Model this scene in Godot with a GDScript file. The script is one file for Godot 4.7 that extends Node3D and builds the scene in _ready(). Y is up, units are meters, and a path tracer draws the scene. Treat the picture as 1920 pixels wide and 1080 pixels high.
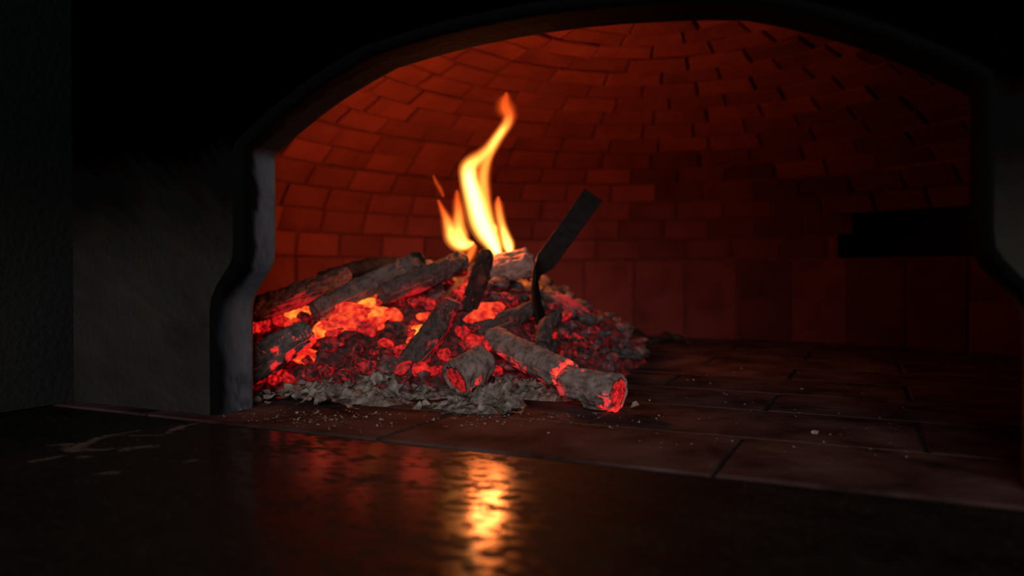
extends Node3D
# A wood-fired brick oven seen through its mouth: embers, logs, a flame and an iron bar on a tiled hearth.
# Lengths are written in units of U, the height of the eye above the hearth; z grows into the oven here and becomes -z in the scene.

const U := 0.17
const FOCAL := 1442.0                  # focal length in pixels of a 1920 x 1080 frame
const YAW := 25.0
const PITCH := -0.795
const CX := -1.8                       # middle of the oven
const ZF := 4.12                       # face of the front wall
const ZB := 4.505                      # its back
const DOME_Z := 7.4
const DOME_R := 5.2
const WALL_H := 1.28
const DOME_H := 2.6

var cam: Camera3D
var rng := RandomNumberGenerator.new()
var fn := FastNoiseLite.new()
var used := {}
var M := {}
var lumps := []
var coals := []

func _ready() -> void:
	rng.seed = 71
	fn.seed = 5
	fn.frequency = 1.0
	# ---------- camera
	cam = Camera3D.new()
	cam.name = "camera"
	cam.fov = rad_to_deg(2.0 * atan(540.0 / FOCAL))
	cam.position = Vector3(0, U, 0)
	cam.rotation_degrees = Vector3(PITCH, YAW, 0)
	cam.near = 0.02
	cam.far = 30.0
	var attr := CameraAttributesPhysical.new()
	attr.frustum_focal_length = 12.0 / (540.0 / FOCAL)
	attr.frustum_focus_distance = 0.97
	attr.exposure_aperture = 3.2
	cam.attributes = attr
	add_child(cam)
	cam.current = true
	# ---------- surroundings
	var env := Environment.new()
	env.background_mode = Environment.BG_COLOR
	env.background_color = Color(0.0035, 0.004, 0.005).linear_to_srgb()
	env.tonemap_mode = Environment.TONE_MAPPER_LINEAR
	env.tonemap_exposure = 1.0
	env.sdfgi_enabled = true
	env.ssao_enabled = true
	env.ssil_enabled = true
	var we := WorldEnvironment.new()
	we.name = "surroundings"
	we.environment = env
	add_child(we)
	# ---------- daylight from a window in the room, behind the eye and to its right
	var day := AreaLight3D.new()
	day.name = "daylight_window"
	day.area_size = Vector2(1.6, 1.0)
	day.light_color = Color(1.0, 0.94, 0.87).linear_to_srgb()
	day.light_energy = 4.2
	day.area_range = 12.0
	day.shadow_enabled = true
	add_child(day)
	day.look_at_from_position(Vector3(0.75, 0.85, 1.9), Vector3(-0.5, 0.08, -0.9))
	# ---------- the fire's light: one lamp in the flame, weaker ones in the embers
	lamp("flame_light", P(916, 438, 8.4), Color(1.0, 0.2, 0.04), 0.17, 0.03)
	for e in [[560, 578, 0.0012], [680, 556, 0.0016], [785, 604, 0.0012], [905, 560, 0.0012], [590, 640, 0.0008]]:
		var p := hit(e[0], e[1])
		lamp("ember_light", p + Vector3(0, 0.2 * U, 0) - (p - cam.position).normalized() * 0.1 * U, Color(1.0, 0.07, 0.035), e[2], 0.03)

	materials()
	build_front()
	build_slab()
	build_floor()
	build_dome()
	for i in 14:
		lumps.append(lump_mesh(40 + i))
	build_bed()
	build_logs()
	build_coals()
	build_ash()
	build_iron()
	build_flame()

func lamp(called: String, at: Vector3, lin: Color, energy: float, size: float) -> void:
	var o := OmniLight3D.new()
	o.name = called
	o.position = at
	o.light_color = lin.linear_to_srgb()
	o.light_energy = energy
	o.light_size = size
	o.omni_range = 8.0
	o.omni_attenuation = 2.0
	o.shadow_enabled = true
	add_child(o)

# ================================================================ helpers
func W(x: float, y: float, z: float) -> Vector3:
	return Vector3(x, y, -z) * U

func P(px: float, py: float, d: float) -> Vector3:
	var b := cam.transform.basis
	return cam.position + (b.x * (px - 960.0) / FOCAL + b.y * (540.0 - py) / FOCAL - b.z) * d * U

func ground(px: float, py: float) -> Vector3:
	var v := P(px, py, 1.0) - cam.position
	return cam.position + v * (cam.position.y / -v.y)

func pix(p: Vector3) -> Vector3:           # x, y in pixels, depth in U
	var q := cam.transform.affine_inverse() * p
	return Vector3(960.0 - q.x / q.z * FOCAL, 540.0 + q.y / q.z * FOCAL, -q.z / U)

func mound(x: float, z: float) -> float:   # height of the ember heap, all in U
	var dx := x + 4.4
	var dz := z - 7.9
	dx /= 2.15 if dx > 0.0 else 3.0
	dz /= 2.75 if dz < 0.0 else 3.1
	var r := dx * dx + dz * dz
	var n := fn.get_noise_2d(x * 1.1, z * 1.1) * 0.22
	return maxf(0.0, 1.1 * pow(maxf(0.0, 1.0 - r + n * 0.6), 0.85) + n * 0.25 * smoothstep(1.2, 0.6, r))

func hit(px: float, py: float) -> Vector3:
	var d := 4.6
	while d < 14.0:
		var p := P(px, py, d)
		if p.y < U * mound(p.x / U, -p.z / U) or p.y < 0.0:
			return p
		d += 0.02
	return P(px, py, 9.0)

func numbered(called: String) -> String:
	var n: int = used.get(called, 0)
	used[called] = n + 1
	return called if n == 0 else "%s_%03d" % [called, n]

func tag(o: Node3D, label: String, category: String, group := "", kind := "") -> Node3D:
	o.set_meta("label", label)
	o.set_meta("category", category)
	if group: o.set_meta("group", group)
	if kind: o.set_meta("kind", kind)
	return o

func thing(called: String, at := Vector3.ZERO) -> Node3D:
	var o := Node3D.new()
	o.name = numbered(called)
	o.position = at
	add_child(o)
	return o

func put(called: String, mesh: Mesh, mat: Material, parent: Node3D = null, at := Vector3.ZERO) -> MeshInstance3D:
	var o := MeshInstance3D.new()
	o.mesh = mesh
	o.material_override = mat
	o.position = at
	if parent == null:
		o.name = numbered(called)
		add_child(o)
	else:
		o.name = called
		parent.add_child(o, true)
	return o

class Geo:
	var v := PackedVector3Array()
	var uv := PackedVector2Array()
	var c := PackedColorArray()
	var idx := PackedInt32Array()
	func add(p: Vector3, t := Vector2.ZERO, col := Color.WHITE) -> int:
		v.append(p)
		uv.append(t)
		c.append(col)
		return v.size() - 1
	func tri(a: int, b: int, d: int) -> void:       # counter-clockwise from outside
		idx.append_array([a, d, b])
	func quad(a: int, b: int, d: int, e: int) -> void:
		tri(a, b, d)
		tri(a, d, e)
	func flat_quad(a: Vector3, b: Vector3, d: Vector3, e: Vector3) -> void:
		var i := add(a)
		add(b)
		add(d)
		add(e)
		quad(i, i + 1, i + 2, i + 3)
	func grid(rows: int, cols: int, first: int, close := false) -> void:
		for i in rows - 1:
			for j in cols - (0 if close else 1):
				var k := (j + 1) % cols
				quad(first + i * cols + j, first + i * cols + k, first + (i + 1) * cols + k, first + (i + 1) * cols + j)
	func mesh() -> ArrayMesh:
		var n := PackedVector3Array()
		n.resize(v.size())
		for i in range(0, idx.size(), 3):
			var q := (v[idx[i + 2]] - v[idx[i]]).cross(v[idx[i + 1]] - v[idx[i]])
			for k in 3:
				n[idx[i + k]] += q
		for i in n.size():
			n[i] = n[i].normalized() if n[i].length_squared() > 1e-24 else Vector3.UP
		var a := []
		a.resize(Mesh.ARRAY_MAX)
		a[Mesh.ARRAY_VERTEX] = v
		a[Mesh.ARRAY_NORMAL] = n
		a[Mesh.ARRAY_TEX_UV] = uv
		a[Mesh.ARRAY_TEX_UV2] = uv
		a[Mesh.ARRAY_COLOR] = c
		a[Mesh.ARRAY_INDEX] = idx
		var m := ArrayMesh.new()
		m.add_surface_from_arrays(Mesh.PRIMITIVE_TRIANGLES, a)
		return m

# a block from its eight corners (near face a b c d counter-clockwise from outside, far face the same order), the near face's edges chamfered
func block(g: Geo, f: Array, b: Array, ch: float) -> void:
	var mid: Vector3 = (f[0] + f[1] + f[2] + f[3]) * 0.25
	var deep: Vector3 = (b[0] + b[1] + b[2] + b[3]) * 0.25
	var inn := (deep - mid).normalized() * ch
	var t := []
	var s := []
	for i in 4:
		var p: Vector3 = f[i]
		var nx: Vector3 = (f[(i + 1) % 4] - p).normalized() * ch
		var pv: Vector3 = (f[(i + 3) % 4] - p).normalized() * ch
		t.append(p + nx + pv)
		s.append(p + inn)
	g.flat_quad(t[0], t[1], t[2], t[3])
	for i in 4:
		var k := (i + 1) % 4
		g.flat_quad(s[i], s[k], t[k], t[i])
		g.flat_quad(b[i], b[k], s[k], s[i])
	g.flat_quad(b[3], b[2], b[1], b[0])

func lin(r: float, g: float, b: float) -> Color:
	return Color(r, g, b).linear_to_srgb()

func heat(e: float) -> Color:            # what a piece of wood gives off, from dark to nearly white hot, linear
	e = maxf(e, 0.0)
	var g := pow(maxf(e - 0.7, 0.0), 1.5) * 0.3
	return Color(minf(pow(e, 1.6) * 1.4, 1.0), minf(g + e * e * 0.017, 1.0), minf(g * 0.07 + minf(e, 0.7) * 0.014, 1.0))

func ramp(stops: Array) -> Gradient:
	var g := Gradient.new()
	var o := PackedFloat32Array()
	var c := PackedColorArray()
	for s in stops:
		o.append(s[0])
		c.append(s[1])
	g.offsets = o
	g.colors = c
	return g

func noise_tex(freq: float, stops: Array, seed_: int, kind := FastNoiseLite.TYPE_SIMPLEX_SMOOTH, size := 256) -> NoiseTexture2D:
	var n := FastNoiseLite.new()
	n.noise_type = kind
	n.seed = seed_
	n.frequency = freq
	n.fractal_octaves = 5
	var t := NoiseTexture2D.new()
	t.width = size
	t.height = size
	t.seamless = true
	t.normalize = true
	t.noise = n
	if stops.size():
		t.color_ramp = ramp(stops)
	return t

func mat(tex: Texture2D, scale: float, rough: float, bump: Texture2D = null, relief := 0.0, world := true) -> StandardMaterial3D:
	var m := StandardMaterial3D.new()
	m.albedo_texture = tex
	m.roughness = rough
	m.metallic_specular = 0.3
	m.uv1_triplanar = true
	m.uv1_world_triplanar = world
	m.uv1_scale = Vector3.ONE * scale
	if bump:
		m.heightmap_enabled = true
		m.heightmap_texture = bump
		m.heightmap_scale = relief
	return m

func glow(m: StandardMaterial3D, stops: Array, scale: float, energy: float, seed_: int) -> StandardMaterial3D:
	m.emission_enabled = true
	m.emission = Color.BLACK
	m.emission_texture = noise_tex(0.022, stops, seed_)
	m.emission_energy_multiplier = energy
	m.emission_on_uv2 = true
	m.uv2_triplanar = true
	m.uv2_world_triplanar = true
	m.uv2_scale = Vector3.ONE * scale
	return m

# ================================================================ materials
func materials() -> void:
	var rough_bump := noise_tex(0.03, [], 11)
	M.bump = rough_bump
	M.brick = []          # four tones, then two darker sets that put the fire's fall-off into the colour
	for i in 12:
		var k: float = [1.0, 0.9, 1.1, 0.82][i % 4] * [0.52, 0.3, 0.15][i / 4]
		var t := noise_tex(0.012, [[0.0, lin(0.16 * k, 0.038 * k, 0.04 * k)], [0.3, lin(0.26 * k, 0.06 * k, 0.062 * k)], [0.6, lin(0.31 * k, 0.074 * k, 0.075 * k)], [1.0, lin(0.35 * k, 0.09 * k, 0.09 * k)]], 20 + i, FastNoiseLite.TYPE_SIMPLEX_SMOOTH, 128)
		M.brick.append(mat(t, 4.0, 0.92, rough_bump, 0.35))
	M.mortar = mat(noise_tex(0.02, [[0.0, lin(0.03, 0.009, 0.008)], [1.0, lin(0.15, 0.04, 0.035)]], 30), 5.0, 1.0, rough_bump, 0.3)
	M.tile = []
	for i in 3:
		var k := [1.0, 0.88, 1.1][i] as float
		var t := noise_tex(0.011, [[0.0, lin(0.010, 0.006, 0.005)], [0.3, lin(0.042 * k, 0.022 * k, 0.021 * k)], [0.55, lin(0.062 * k, 0.034 * k, 0.033 * k)], [1.0, lin(0.095 * k, 0.06 * k, 0.058 * k)]], 34 + i)
		var m := mat(t, 3.0, 0.92, noise_tex(0.05, [], 38), 0.10)
		m.metallic_specular = 0.12
		M.tile.append(m)
	M.grout = mat(noise_tex(0.05, [[0.0, lin(0.03, 0.022, 0.02)], [1.0, lin(0.2, 0.16, 0.14)]], 39), 6.0, 1.0, rough_bump, 0.2)
	var ashes := [[0.0, lin(0.03, 0.024, 0.022)], [0.35, lin(0.13, 0.097, 0.084)], [0.6, lin(0.26, 0.212, 0.19)], [1.0, lin(0.55, 0.49, 0.46)]]
	M.ash = mat(noise_tex(0.03, ashes, 41), 9.0, 1.0, rough_bump, 0.5)
	M.flake = mat(noise_tex(0.02, [[0.0, lin(0.05, 0.042, 0.04)], [0.4, lin(0.2, 0.165, 0.15)], [1.0, lin(0.5, 0.45, 0.42)]], 42), 12.0, 1.0, rough_bump, 0.2)
	M.char = mat(noise_tex(0.03, [[0.0, lin(0.006, 0.006, 0.007)], [0.6, lin(0.02, 0.018, 0.02)], [1.0, lin(0.07, 0.06, 0.06)]], 43), 9.0, 0.75, rough_bump, 0.5)
	M.soot_shade = mat(noise_tex(0.02, [[0.0, lin(0.002, 0.002, 0.002)], [1.0, lin(0.006, 0.005, 0.005)]], 45), 5.0, 1.0)  # near black behind the missing bricks: the hole's shade put into the colour
	M.iron = mat(noise_tex(0.02, [[0.0, lin(0.006, 0.005, 0.005)], [1.0, lin(0.022, 0.015, 0.014)]], 44), 8.0, 0.7, rough_bump, 0.12)
	M.iron.metallic = 0.3
	# embers, from ash-covered to yellow-hot
	var grey := noise_tex(0.03, [[0.0, lin(0.015, 0.013, 0.014)], [0.4, lin(0.05, 0.043, 0.045)], [0.65, lin(0.11, 0.096, 0.1)], [1.0, lin(0.25, 0.22, 0.22)]], 50)
	var dark := noise_tex(0.03, [[0.0, lin(0.012, 0.010, 0.010)], [0.6, lin(0.04, 0.033, 0.033)], [1.0, lin(0.15, 0.125, 0.125)]], 51)
	var h := func(e): return heat(e).linear_to_srgb()
	M.coal = []
	M.coal.append(mat(grey, 8.0, 1.0, null, 0.0))
	M.coal.append(glow(mat(grey, 8.0, 1.0, null, 0.0), [[0.0, Color.BLACK], [0.58, Color.BLACK], [0.7, h.call(0.24)], [1.0, h.call(0.5)]], 14.0, 1.0, 61))
	M.coal.append(glow(mat(dark, 8.0, 1.0, null, 0.0), [[0.0, Color.BLACK], [0.46, Color.BLACK], [0.56, h.call(0.14)], [0.68, h.call(0.42)], [1.0, h.call(0.75)]], 13.0, 1.0, 62))
	M.coal.append(glow(mat(dark, 8.0, 1.0, null, 0.0), [[0.0, Color.BLACK], [0.32, h.call(0.06)], [0.48, h.call(0.34)], [0.62, h.call(0.58)], [0.8, h.call(0.8)], [1.0, h.call(1.0)]], 13.0, 1.05, 63))
	M.coal.append(glow(mat(dark, 8.0, 1.0, null, 0.0), [[0.0, h.call(0.1)], [0.25, h.call(0.4)], [0.42, h.call(0.62)], [0.65, h.call(1.0)], [1.0, h.call(1.5)]], 11.0, 1.15, 64))
	M.coal.append(glow(mat(dark, 8.0, 1.0, null, 0.0), [[0.0, h.call(0.3)], [0.25, h.call(0.7)], [0.42, h.call(1.05)], [0.65, h.call(1.6)], [1.0, h.call(2.4)]], 8.0, 1.25, 65))
	M.bed = glow(mat(dark, 8.0, 1.0, null, 0.0), [[0.0, Color.BLACK], [0.45, Color.BLACK], [0.56, h.call(0.16)], [0.75, h.call(0.36)], [1.0, h.call(0.5)]], 12.0, 0.5, 66)

# ================================================================ the oven's front and hearth
func mouth() -> Array:                    # outline of the opening from its lower left corner to its lower right, in U about its middle
	var half := [Vector2(2.48, 0.0), Vector2(2.48, 0.25), Vector2(2.48, 0.5), Vector2(2.48, 0.74), Vector2(2.465, 0.83), Vector2(2.42, 0.91), Vector2(2.36, 0.98), Vector2(2.3, 1.05), Vector2(2.262, 1.12), Vector2(2.25, 1.22), Vector2(2.25, 1.45), Vector2(2.25, 1.7), Vector2(2.25, 1.91)]
	for x in [2.05, 1.85, 1.7, 1.565, 1.36, 1.16, 0.95, 0.72, 0.48, 0.24]:
		var y := 0.0
		if x >= 1.16:
			y = sqrt(3.945 * 3.945 - x * x) - 1.33
		else:
			y = 2.44 + 0.095 * (1.0 - pow(x / 1.16, 2.0))
		half.append(Vector2(x, y))
	var out := []
	for p in half: out.append(Vector2(-p.x, p.y))
	out.append(Vector2(0, 2.535))
	half.reverse()
	out.append_array(half)
	return out

func resampled(path: Array, step: float) -> Array:
	var out := []
	for i in path.size() - 1:
		var a: Vector2 = path[i]
		var b: Vector2 = path[i + 1]
		var n := maxi(1, int(ceil(a.distance_to(b) / step)))
		for k in n:
			out.append(a.lerp(b, float(k) / n))
	out.append(path[-1])
	return out

func build_front() -> void:
	var path := resampled(mouth(), 0.06)
	var n := path.size()
	# the lining of the mouth: inner face and rounded front edge, soot kept as it lies on the metal
	var prof := [[0.03, 0.385]]          # (outwards, behind the face)
	for k in 13: prof.append([0.0, 0.37 - 0.025 * k])
	prof.append_array([[0.004, 0.05], [0.014, 0.03], [0.028, 0.014], [0.045, 0.004], [0.06, 0.0]])
	var g := Geo.new()
	var outer := []
	var pc := prof.size()
	for i in n:
		var a: Vector2 = path[maxi(i - 1, 0)]
		var b: Vector2 = path[mini(i + 1, n - 1)]
		var d := (b - a).normalized()
		var o := Vector2(-d.y, d.x)       # outwards: to the left of the way up the left jamb
		for k in pc:
			var q: Vector2 = path[i] + o * prof[k][0]
			if i == 0 or i == n - 1: q.y = 0.0
			var p := W(CX + q.x, q.y, ZF + prof[k][1])
			var wob := fn.get_noise_3d(p.x * 14.0, p.y * 9.0, p.z * 14.0)
			var fine := fn.get_noise_3d(p.x * 60.0, p.y * 60.0, p.z * 60.0)
			var edge := lerpf(0.08, 0.19, smoothstep(0.7, 1.1, q.y)) + 0.10 * wob + 0.03 * fine
			var soot_shade: float = smoothstep(edge + lerpf(0.16, 0.03, smoothstep(0.7, 1.1, q.y)), edge - 0.03, prof[k][1])
			soot_shade = maxf(soot_shade, smoothstep(1.88, 1.93, q.y) * 0.8)
			var v := 0.105 + 0.05 * wob + 0.04 * fine
			if q.y < 0.3: v *= 1.0 - 0.5 * smoothstep(0.05, 0.35, fine + 0.1)
			if q.x > 0.0: soot_shade = maxf(soot_shade, smoothstep(2.6, 2.3, q.x) * 0.9 + 0.1)
			v = lerpf(v, 0.005, soot_shade)
			g.add(p, Vector2.ZERO, Color(v * 0.84, v * 1.0, v * 1.27))
			if k == pc - 1: outer.append(q)
	g.grid(n, pc, 0)
	var m := StandardMaterial3D.new()
	m.vertex_color_use_as_albedo = true
	m.roughness = 0.75
	m.metallic_specular = 0.05
	m.heightmap_enabled = true
	m.heightmap_texture = M.bump
	m.heightmap_scale = 0.06
	m.uv1_triplanar = true
	m.uv1_scale = Vector3.ONE * 9.0
	tag(put("trim_1", g.mesh(), m), "blackened grey metal lining around the arched mouth of the oven", "oven mouth", "", "structure")
	# the front wall round it: rays from the outline to a rectangle, front and back
	g = Geo.new()
	var steps := 22
	for i in n:
		var q: Vector2 = outer[i]
		var far := Vector2(signf(q.x) * 5.6 if absf(q.x) > 1e-3 else 0.0, 5.6)
		if i < n / 2:
			far = Vector2(-5.8, 0.0).lerp(Vector2(-5.8, 5.2), clampf(i / (n * 0.3), 0, 1)).lerp(Vector2(0, 5.2), smoothstep(0.3, 0.5, float(i) / n))
		else:
			var r := float(n - 1 - i) / n
			far = Vector2(5.8, 0.0).lerp(Vector2(5.8, 5.2), clampf(r / 0.3, 0, 1)).lerp(Vector2(0, 5.2), smoothstep(0.3, 0.5, r))
		for k in steps:
			var t := float(k) / (steps - 1)
			var s := q.lerp(far, t * t * 0.6 + t * 0.4)
			var p := W(CX + s.x, s.y, ZF)
			var wob := fn.get_noise_3d(p.x * 7.0, p.y * 7.0, 3.0)
			var fine := fn.get_noise_3d(p.x * 45.0, p.y * 45.0, 8.0)
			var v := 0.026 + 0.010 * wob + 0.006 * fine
			v = lerpf(v, 0.0025, smoothstep(0.8, 2.0, s.y + 0.35 * wob))  # wall turns darker with height, along a ragged edge
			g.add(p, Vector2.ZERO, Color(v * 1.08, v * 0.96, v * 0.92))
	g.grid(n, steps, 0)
	var first := g.v.size()
	for i in n:
		for k in 2:
			var p: Vector3 = g.v[i * steps + (steps - 1 if k == 0 else 0)]
			p.z = -ZB * U + 0.002
			g.add(p, Vector2.ZERO, Color(0.03, 0.02, 0.016))
	g.grid(n, 2, first)
	for i in n - 1:
		g.quad(i * steps + steps - 1, (i + 1) * steps + steps - 1, first + (i + 1) * 2, first + i * 2)
	var fm := m.duplicate()
	fm.roughness = 0.8
	fm.heightmap_scale = 0.12
	tag(put("wall_front", g.mesh(), fm), "dark front wall of the oven around its mouth, blacker towards the top", "wall", "", "structure")
	# the recess's side wall on the left, coming towards the eye
	g = Geo.new()
	var rows := 14
	var cols := 16
	for i in rows:
		for k in cols:
			var z := lerpf(-2.0, ZF, float(i) / (rows - 1))
			var y := lerpf(0.0, 5.2, float(k) / (cols - 1))
			var p := W(-5.82, y, z)
			var wob := fn.get_noise_3d(p.x * 7.0, p.y * 7.0, p.z * 7.0)
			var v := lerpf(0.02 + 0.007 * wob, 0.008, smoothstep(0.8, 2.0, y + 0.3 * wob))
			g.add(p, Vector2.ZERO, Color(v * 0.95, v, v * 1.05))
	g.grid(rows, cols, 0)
	first = g.v.size()
	g.flat_quad(W(-6.2, 0, ZF), W(-6.2, 5.2, ZF), W(-6.2, 5.2, -2), W(-6.2, 0, -2))
	g.flat_quad(W(-6.2, 0, -2), W(-6.2, 5.2, -2), W(-5.82, 5.2, -2), W(-5.82, 0, -2))
	g.flat_quad(W(-6.2, 5.2, -2), W(-6.2, 5.2, ZF), W(-5.82, 5.2, ZF), W(-5.82, 5.2, -2))
	for i in range(first, g.c.size()): g.c[i] = Color(0.03, 0.03, 0.03)
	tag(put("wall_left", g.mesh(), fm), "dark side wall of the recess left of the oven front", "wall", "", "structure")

func build_slab() -> void:
	# dark polished slab before the oven, with streaks of ash wiped across it
	var streaks := [[97, 830, 132, 829, 1.6], [130, 837, 168, 824, 3.2], [160, 826, 206, 812, 2.4], [140, 840, 200, 838, 2.0], [120, 832, 160, 838, 1.6], [205, 812, 262, 803, 1.0], [242, 837, 280, 832, 3.0], [312, 808, 345, 794, 2.2], [340, 795, 380, 788, 1.4], [180, 884, 216, 881, 1.4], [150, 852, 175, 851, 1.4], [60, 860, 120, 850, 1.2], [350, 860, 366, 858, 1.2], [215, 812, 300, 812, 1.0]]
	var segs := []
	for s in streaks:
		var a := ground(s[0], s[1])
		var b := ground(s[2], s[3])
		segs.append([Vector2(a.x, a.z), Vector2(b.x, b.z), s[4] * 0.0032])
	var w := 1024
	var h := 400
	var x0 := -6.0 * U
	var x1 := 3.9 * U
	var z0 := -3.945 * U
	var z1 := 0.4 * U
	var im := Image.create(w, h, false, Image.FORMAT_RGB8)
	var ro := Image.create(w, h, false, Image.FORMAT_RGB8)
	for j in h:
		for i in w:
			var p := Vector2(lerpf(x0, x1, (i + 0.5) / w), lerpf(z0, z1, (j + 0.5) / h))
			var big := fn.get_noise_2d(p.x * 9.0, p.y * 13.0)
			var mid := fn.get_noise_2d(p.x * 40.0 + 7.0, p.y * 60.0)
			var fine := fn.get_noise_2d(p.x * 230.0, p.y * 320.0 + 30.0)
			var v := 0.009 + 0.006 * big + 0.005 * mid + 0.003 * fine
			var r := 0.42 + 0.36 * big + 0.32 * mid + 0.1 * fine
			if p.x < -0.45:
				for s in segs:
					var q := Geometry2D.get_closest_point_to_segment(p, s[0], s[1])
					var d: float = p.distance_to(q) / s[2] + mid * 1.1 + fine * 0.9
					if d < 1.0:
						var k: float = (1.0 - d) * 0.85
						v = maxf(v, minf(0.13 * k, 0.085))
						r = lerpf(r, 0.95, clampf(k * 2.0, 0, 1))
			if fine > 0.47 and mid > -0.2:
				v = maxf(v, 0.05)
			im.set_pixel(i, j, Color(v * 1.1, v * 0.98, v * 0.84).linear_to_srgb())
			var wet: float = smoothstep(0.66, 0.3, r) * smoothstep(-1.0, -0.7, p.x) * smoothstep(-0.1, -0.3, p.x + 0.3 * mid)
			ro.set_pixel(i, j, Color(wet, wet, wet))
	var m := StandardMaterial3D.new()
	m.albedo_texture = ImageTexture.create_from_image(im)
	m.roughness = 0.7
	m.metallic_specular = 0.1
	m.clearcoat_enabled = true              # wet film where the slab was wiped
	m.clearcoat = 0.55
	m.clearcoat_roughness = 0.16
	m.clearcoat_texture = ImageTexture.create_from_image(ro)
	m.texture_repeat = false
	var g := Geo.new()
	var t := -0.0025
	var a := g.add(Vector3(x0, t, z0), Vector2(0, 0))
	g.add(Vector3(x0, t, z1), Vector2(0, 1))
	g.add(Vector3(x1, t, z1), Vector2(1, 1))
	g.add(Vector3(x1, t, z0), Vector2(1, 0))
	g.quad(a, a + 1, a + 2, a + 3)
	var lo := -0.05
	g.flat_quad(Vector3(x0, lo, z1), Vector3(x1, lo, z1), Vector3(x1, t, z1), Vector3(x0, t, z1))
	g.flat_quad(Vector3(x1, lo, z1), Vector3(x1, lo, z0), Vector3(x1, t, z0), Vector3(x1, t, z1))
	g.flat_quad(Vector3(x1, lo, z0), Vector3(x0, lo, z0), Vector3(x0, t, z0), Vector3(x1, t, z0))
	g.flat_quad(Vector3(x0, lo, z0), Vector3(x0, lo, z1), Vector3(x0, t, z1), Vector3(x0, t, z0))
	g.flat_quad(Vector3(x0, lo, z0), Vector3(x1, lo, z0), Vector3(x1, lo, z1), Vector3(x0, lo, z1))
	tag(put("hearth_slab", g.mesh(), m), "dark polished slab before the oven mouth, streaked with wiped ash", "hearth", "", "structure")

func build_floor() -> void:
	var floor_ := thing("floor")
	tag(floor_, "worn reddish brown refractory tiles laid in rows inside the oven", "oven floor", "", "structure")
	var rows := [3.952, 4.965, 6.01, 6.95, 7.97, 8.99, 10.0, 11.02, 12.04, 13.06]
	for i in rows.size() - 1:
		var shift := -0.72 if i % 2 == 0 else 0.3
		for k in range(-4, 3):
			var xa := shift + 2.045 * k
			var xb := xa + 2.045
			if xa > 3.6 or xb < -7.2: continue
			var g := Geo.new()
			var e := 0.011
			var c := rng.randf_range(0.011, 0.02)
			xa = maxf(xa, -7.1) + c
			xb = minf(xb, 3.6) - c
			var za: float = rows[i] + e
			var zb: float = rows[i + 1] - e
			var o := W((xa + xb) * 0.5, 0, (za + zb) * 0.5)
			var lift := func(): return rng.randf_range(-0.0006, 0.0006)
			var f := [W(xa, 0, za) - o, W(xb, 0, za) - o, W(xb, 0, zb) - o, W(xa, 0, zb) - o]
			for q in 4: f[q] += Vector3(0, lift.call(), 0)
			var b := []
			for q in f: b.append(q + Vector3(0, -0.03, 0))
			block(g, f, b, 0.0022)
			put("tile", g.mesh(), M.tile[rng.randi() % 3], floor_, o)
	var g2 := Geo.new()
	var y := -0.0028 / U
	g2.flat_quad(W(-7.1, y, 3.95), W(3.6, y, 3.95), W(3.6, y, 13.06), W(-7.1, y, 13.06))
	g2.flat_quad(W(-7.1, -0.25, 13.06), W(3.6, -0.25, 13.06), W(3.6, -0.25, 3.95), W(-7.1, -0.25, 3.95))
	put("grout_bed", g2.mesh(), M.char, floor_)
	for i in range(1, rows.size() - 1):
		g2 = Geo.new()
		y = -0.0007 / U
		g2.flat_quad(W(-7.1, y, rows[i] - 0.013), W(3.6, y, rows[i] - 0.013), W(3.6, y, rows[i] + 0.013), W(-7.1, y, rows[i] + 0.013))
		put("grout_line", g2.mesh(), M.grout, floor_)

# ================================================================ the chamber
func dome_at(az: float, s: float, out: float) -> Vector3:   # s: way up the dome from its spring in U; az 0 looks down the oven
	var phi := arc_to_phi(s)
	var r := DOME_R * cos(phi)
	var y := WALL_H + DOME_H * sin(phi)
	var nr := cos(phi) / DOME_R
	var ny := sin(phi) / DOME_H
	var l := sqrt(nr * nr + ny * ny)
	r += nr / l * out
	y += ny / l * out
	return W(CX + r * sin(az), y, DOME_Z + r * cos(az))

var arc := PackedFloat32Array()
func arc_to_phi(s: float) -> float:
	if arc.is_empty():
		arc.append(0.0)
		for i in 400:
			var p := (i + 0.5) / 400.0 * PI / 2
			arc.append(arc[i] + sqrt(pow(DOME_R * sin(p), 2) + pow(DOME_H * cos(p), 2)) * PI / 800.0)
	for i in 400:
		if arc[i + 1] >= s:
			return (i + (s - arc[i]) / (arc[i + 1] - arc[i])) / 400.0 * PI / 2
	return PI / 2

func through_mouth(p: Vector3) -> bool:    # whether the eye sees p through the opening
	var q := pix(p)
	if q.x < -20 or q.x > 1940 or q.y < -20: return false
	var k := ZB * U / -p.z
	var x := p.x * k / U - CX
	var y := (U + (p.y - U) * k) / U
	if absf(x) > 2.55: return false
	return y < sqrt(maxf(0.0, 3.945 * 3.945 - x * x)) - 1.33 + 0.1

func falloff_tone(p: Vector3, tone: int) -> int:    # darker brick tones further off: the fire's fading light painted into the bricks
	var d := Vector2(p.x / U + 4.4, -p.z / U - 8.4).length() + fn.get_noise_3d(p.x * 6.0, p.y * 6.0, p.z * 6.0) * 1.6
	return tone + (0 if d < 3.7 else 4 if d < 5.0 else 8)

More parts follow.
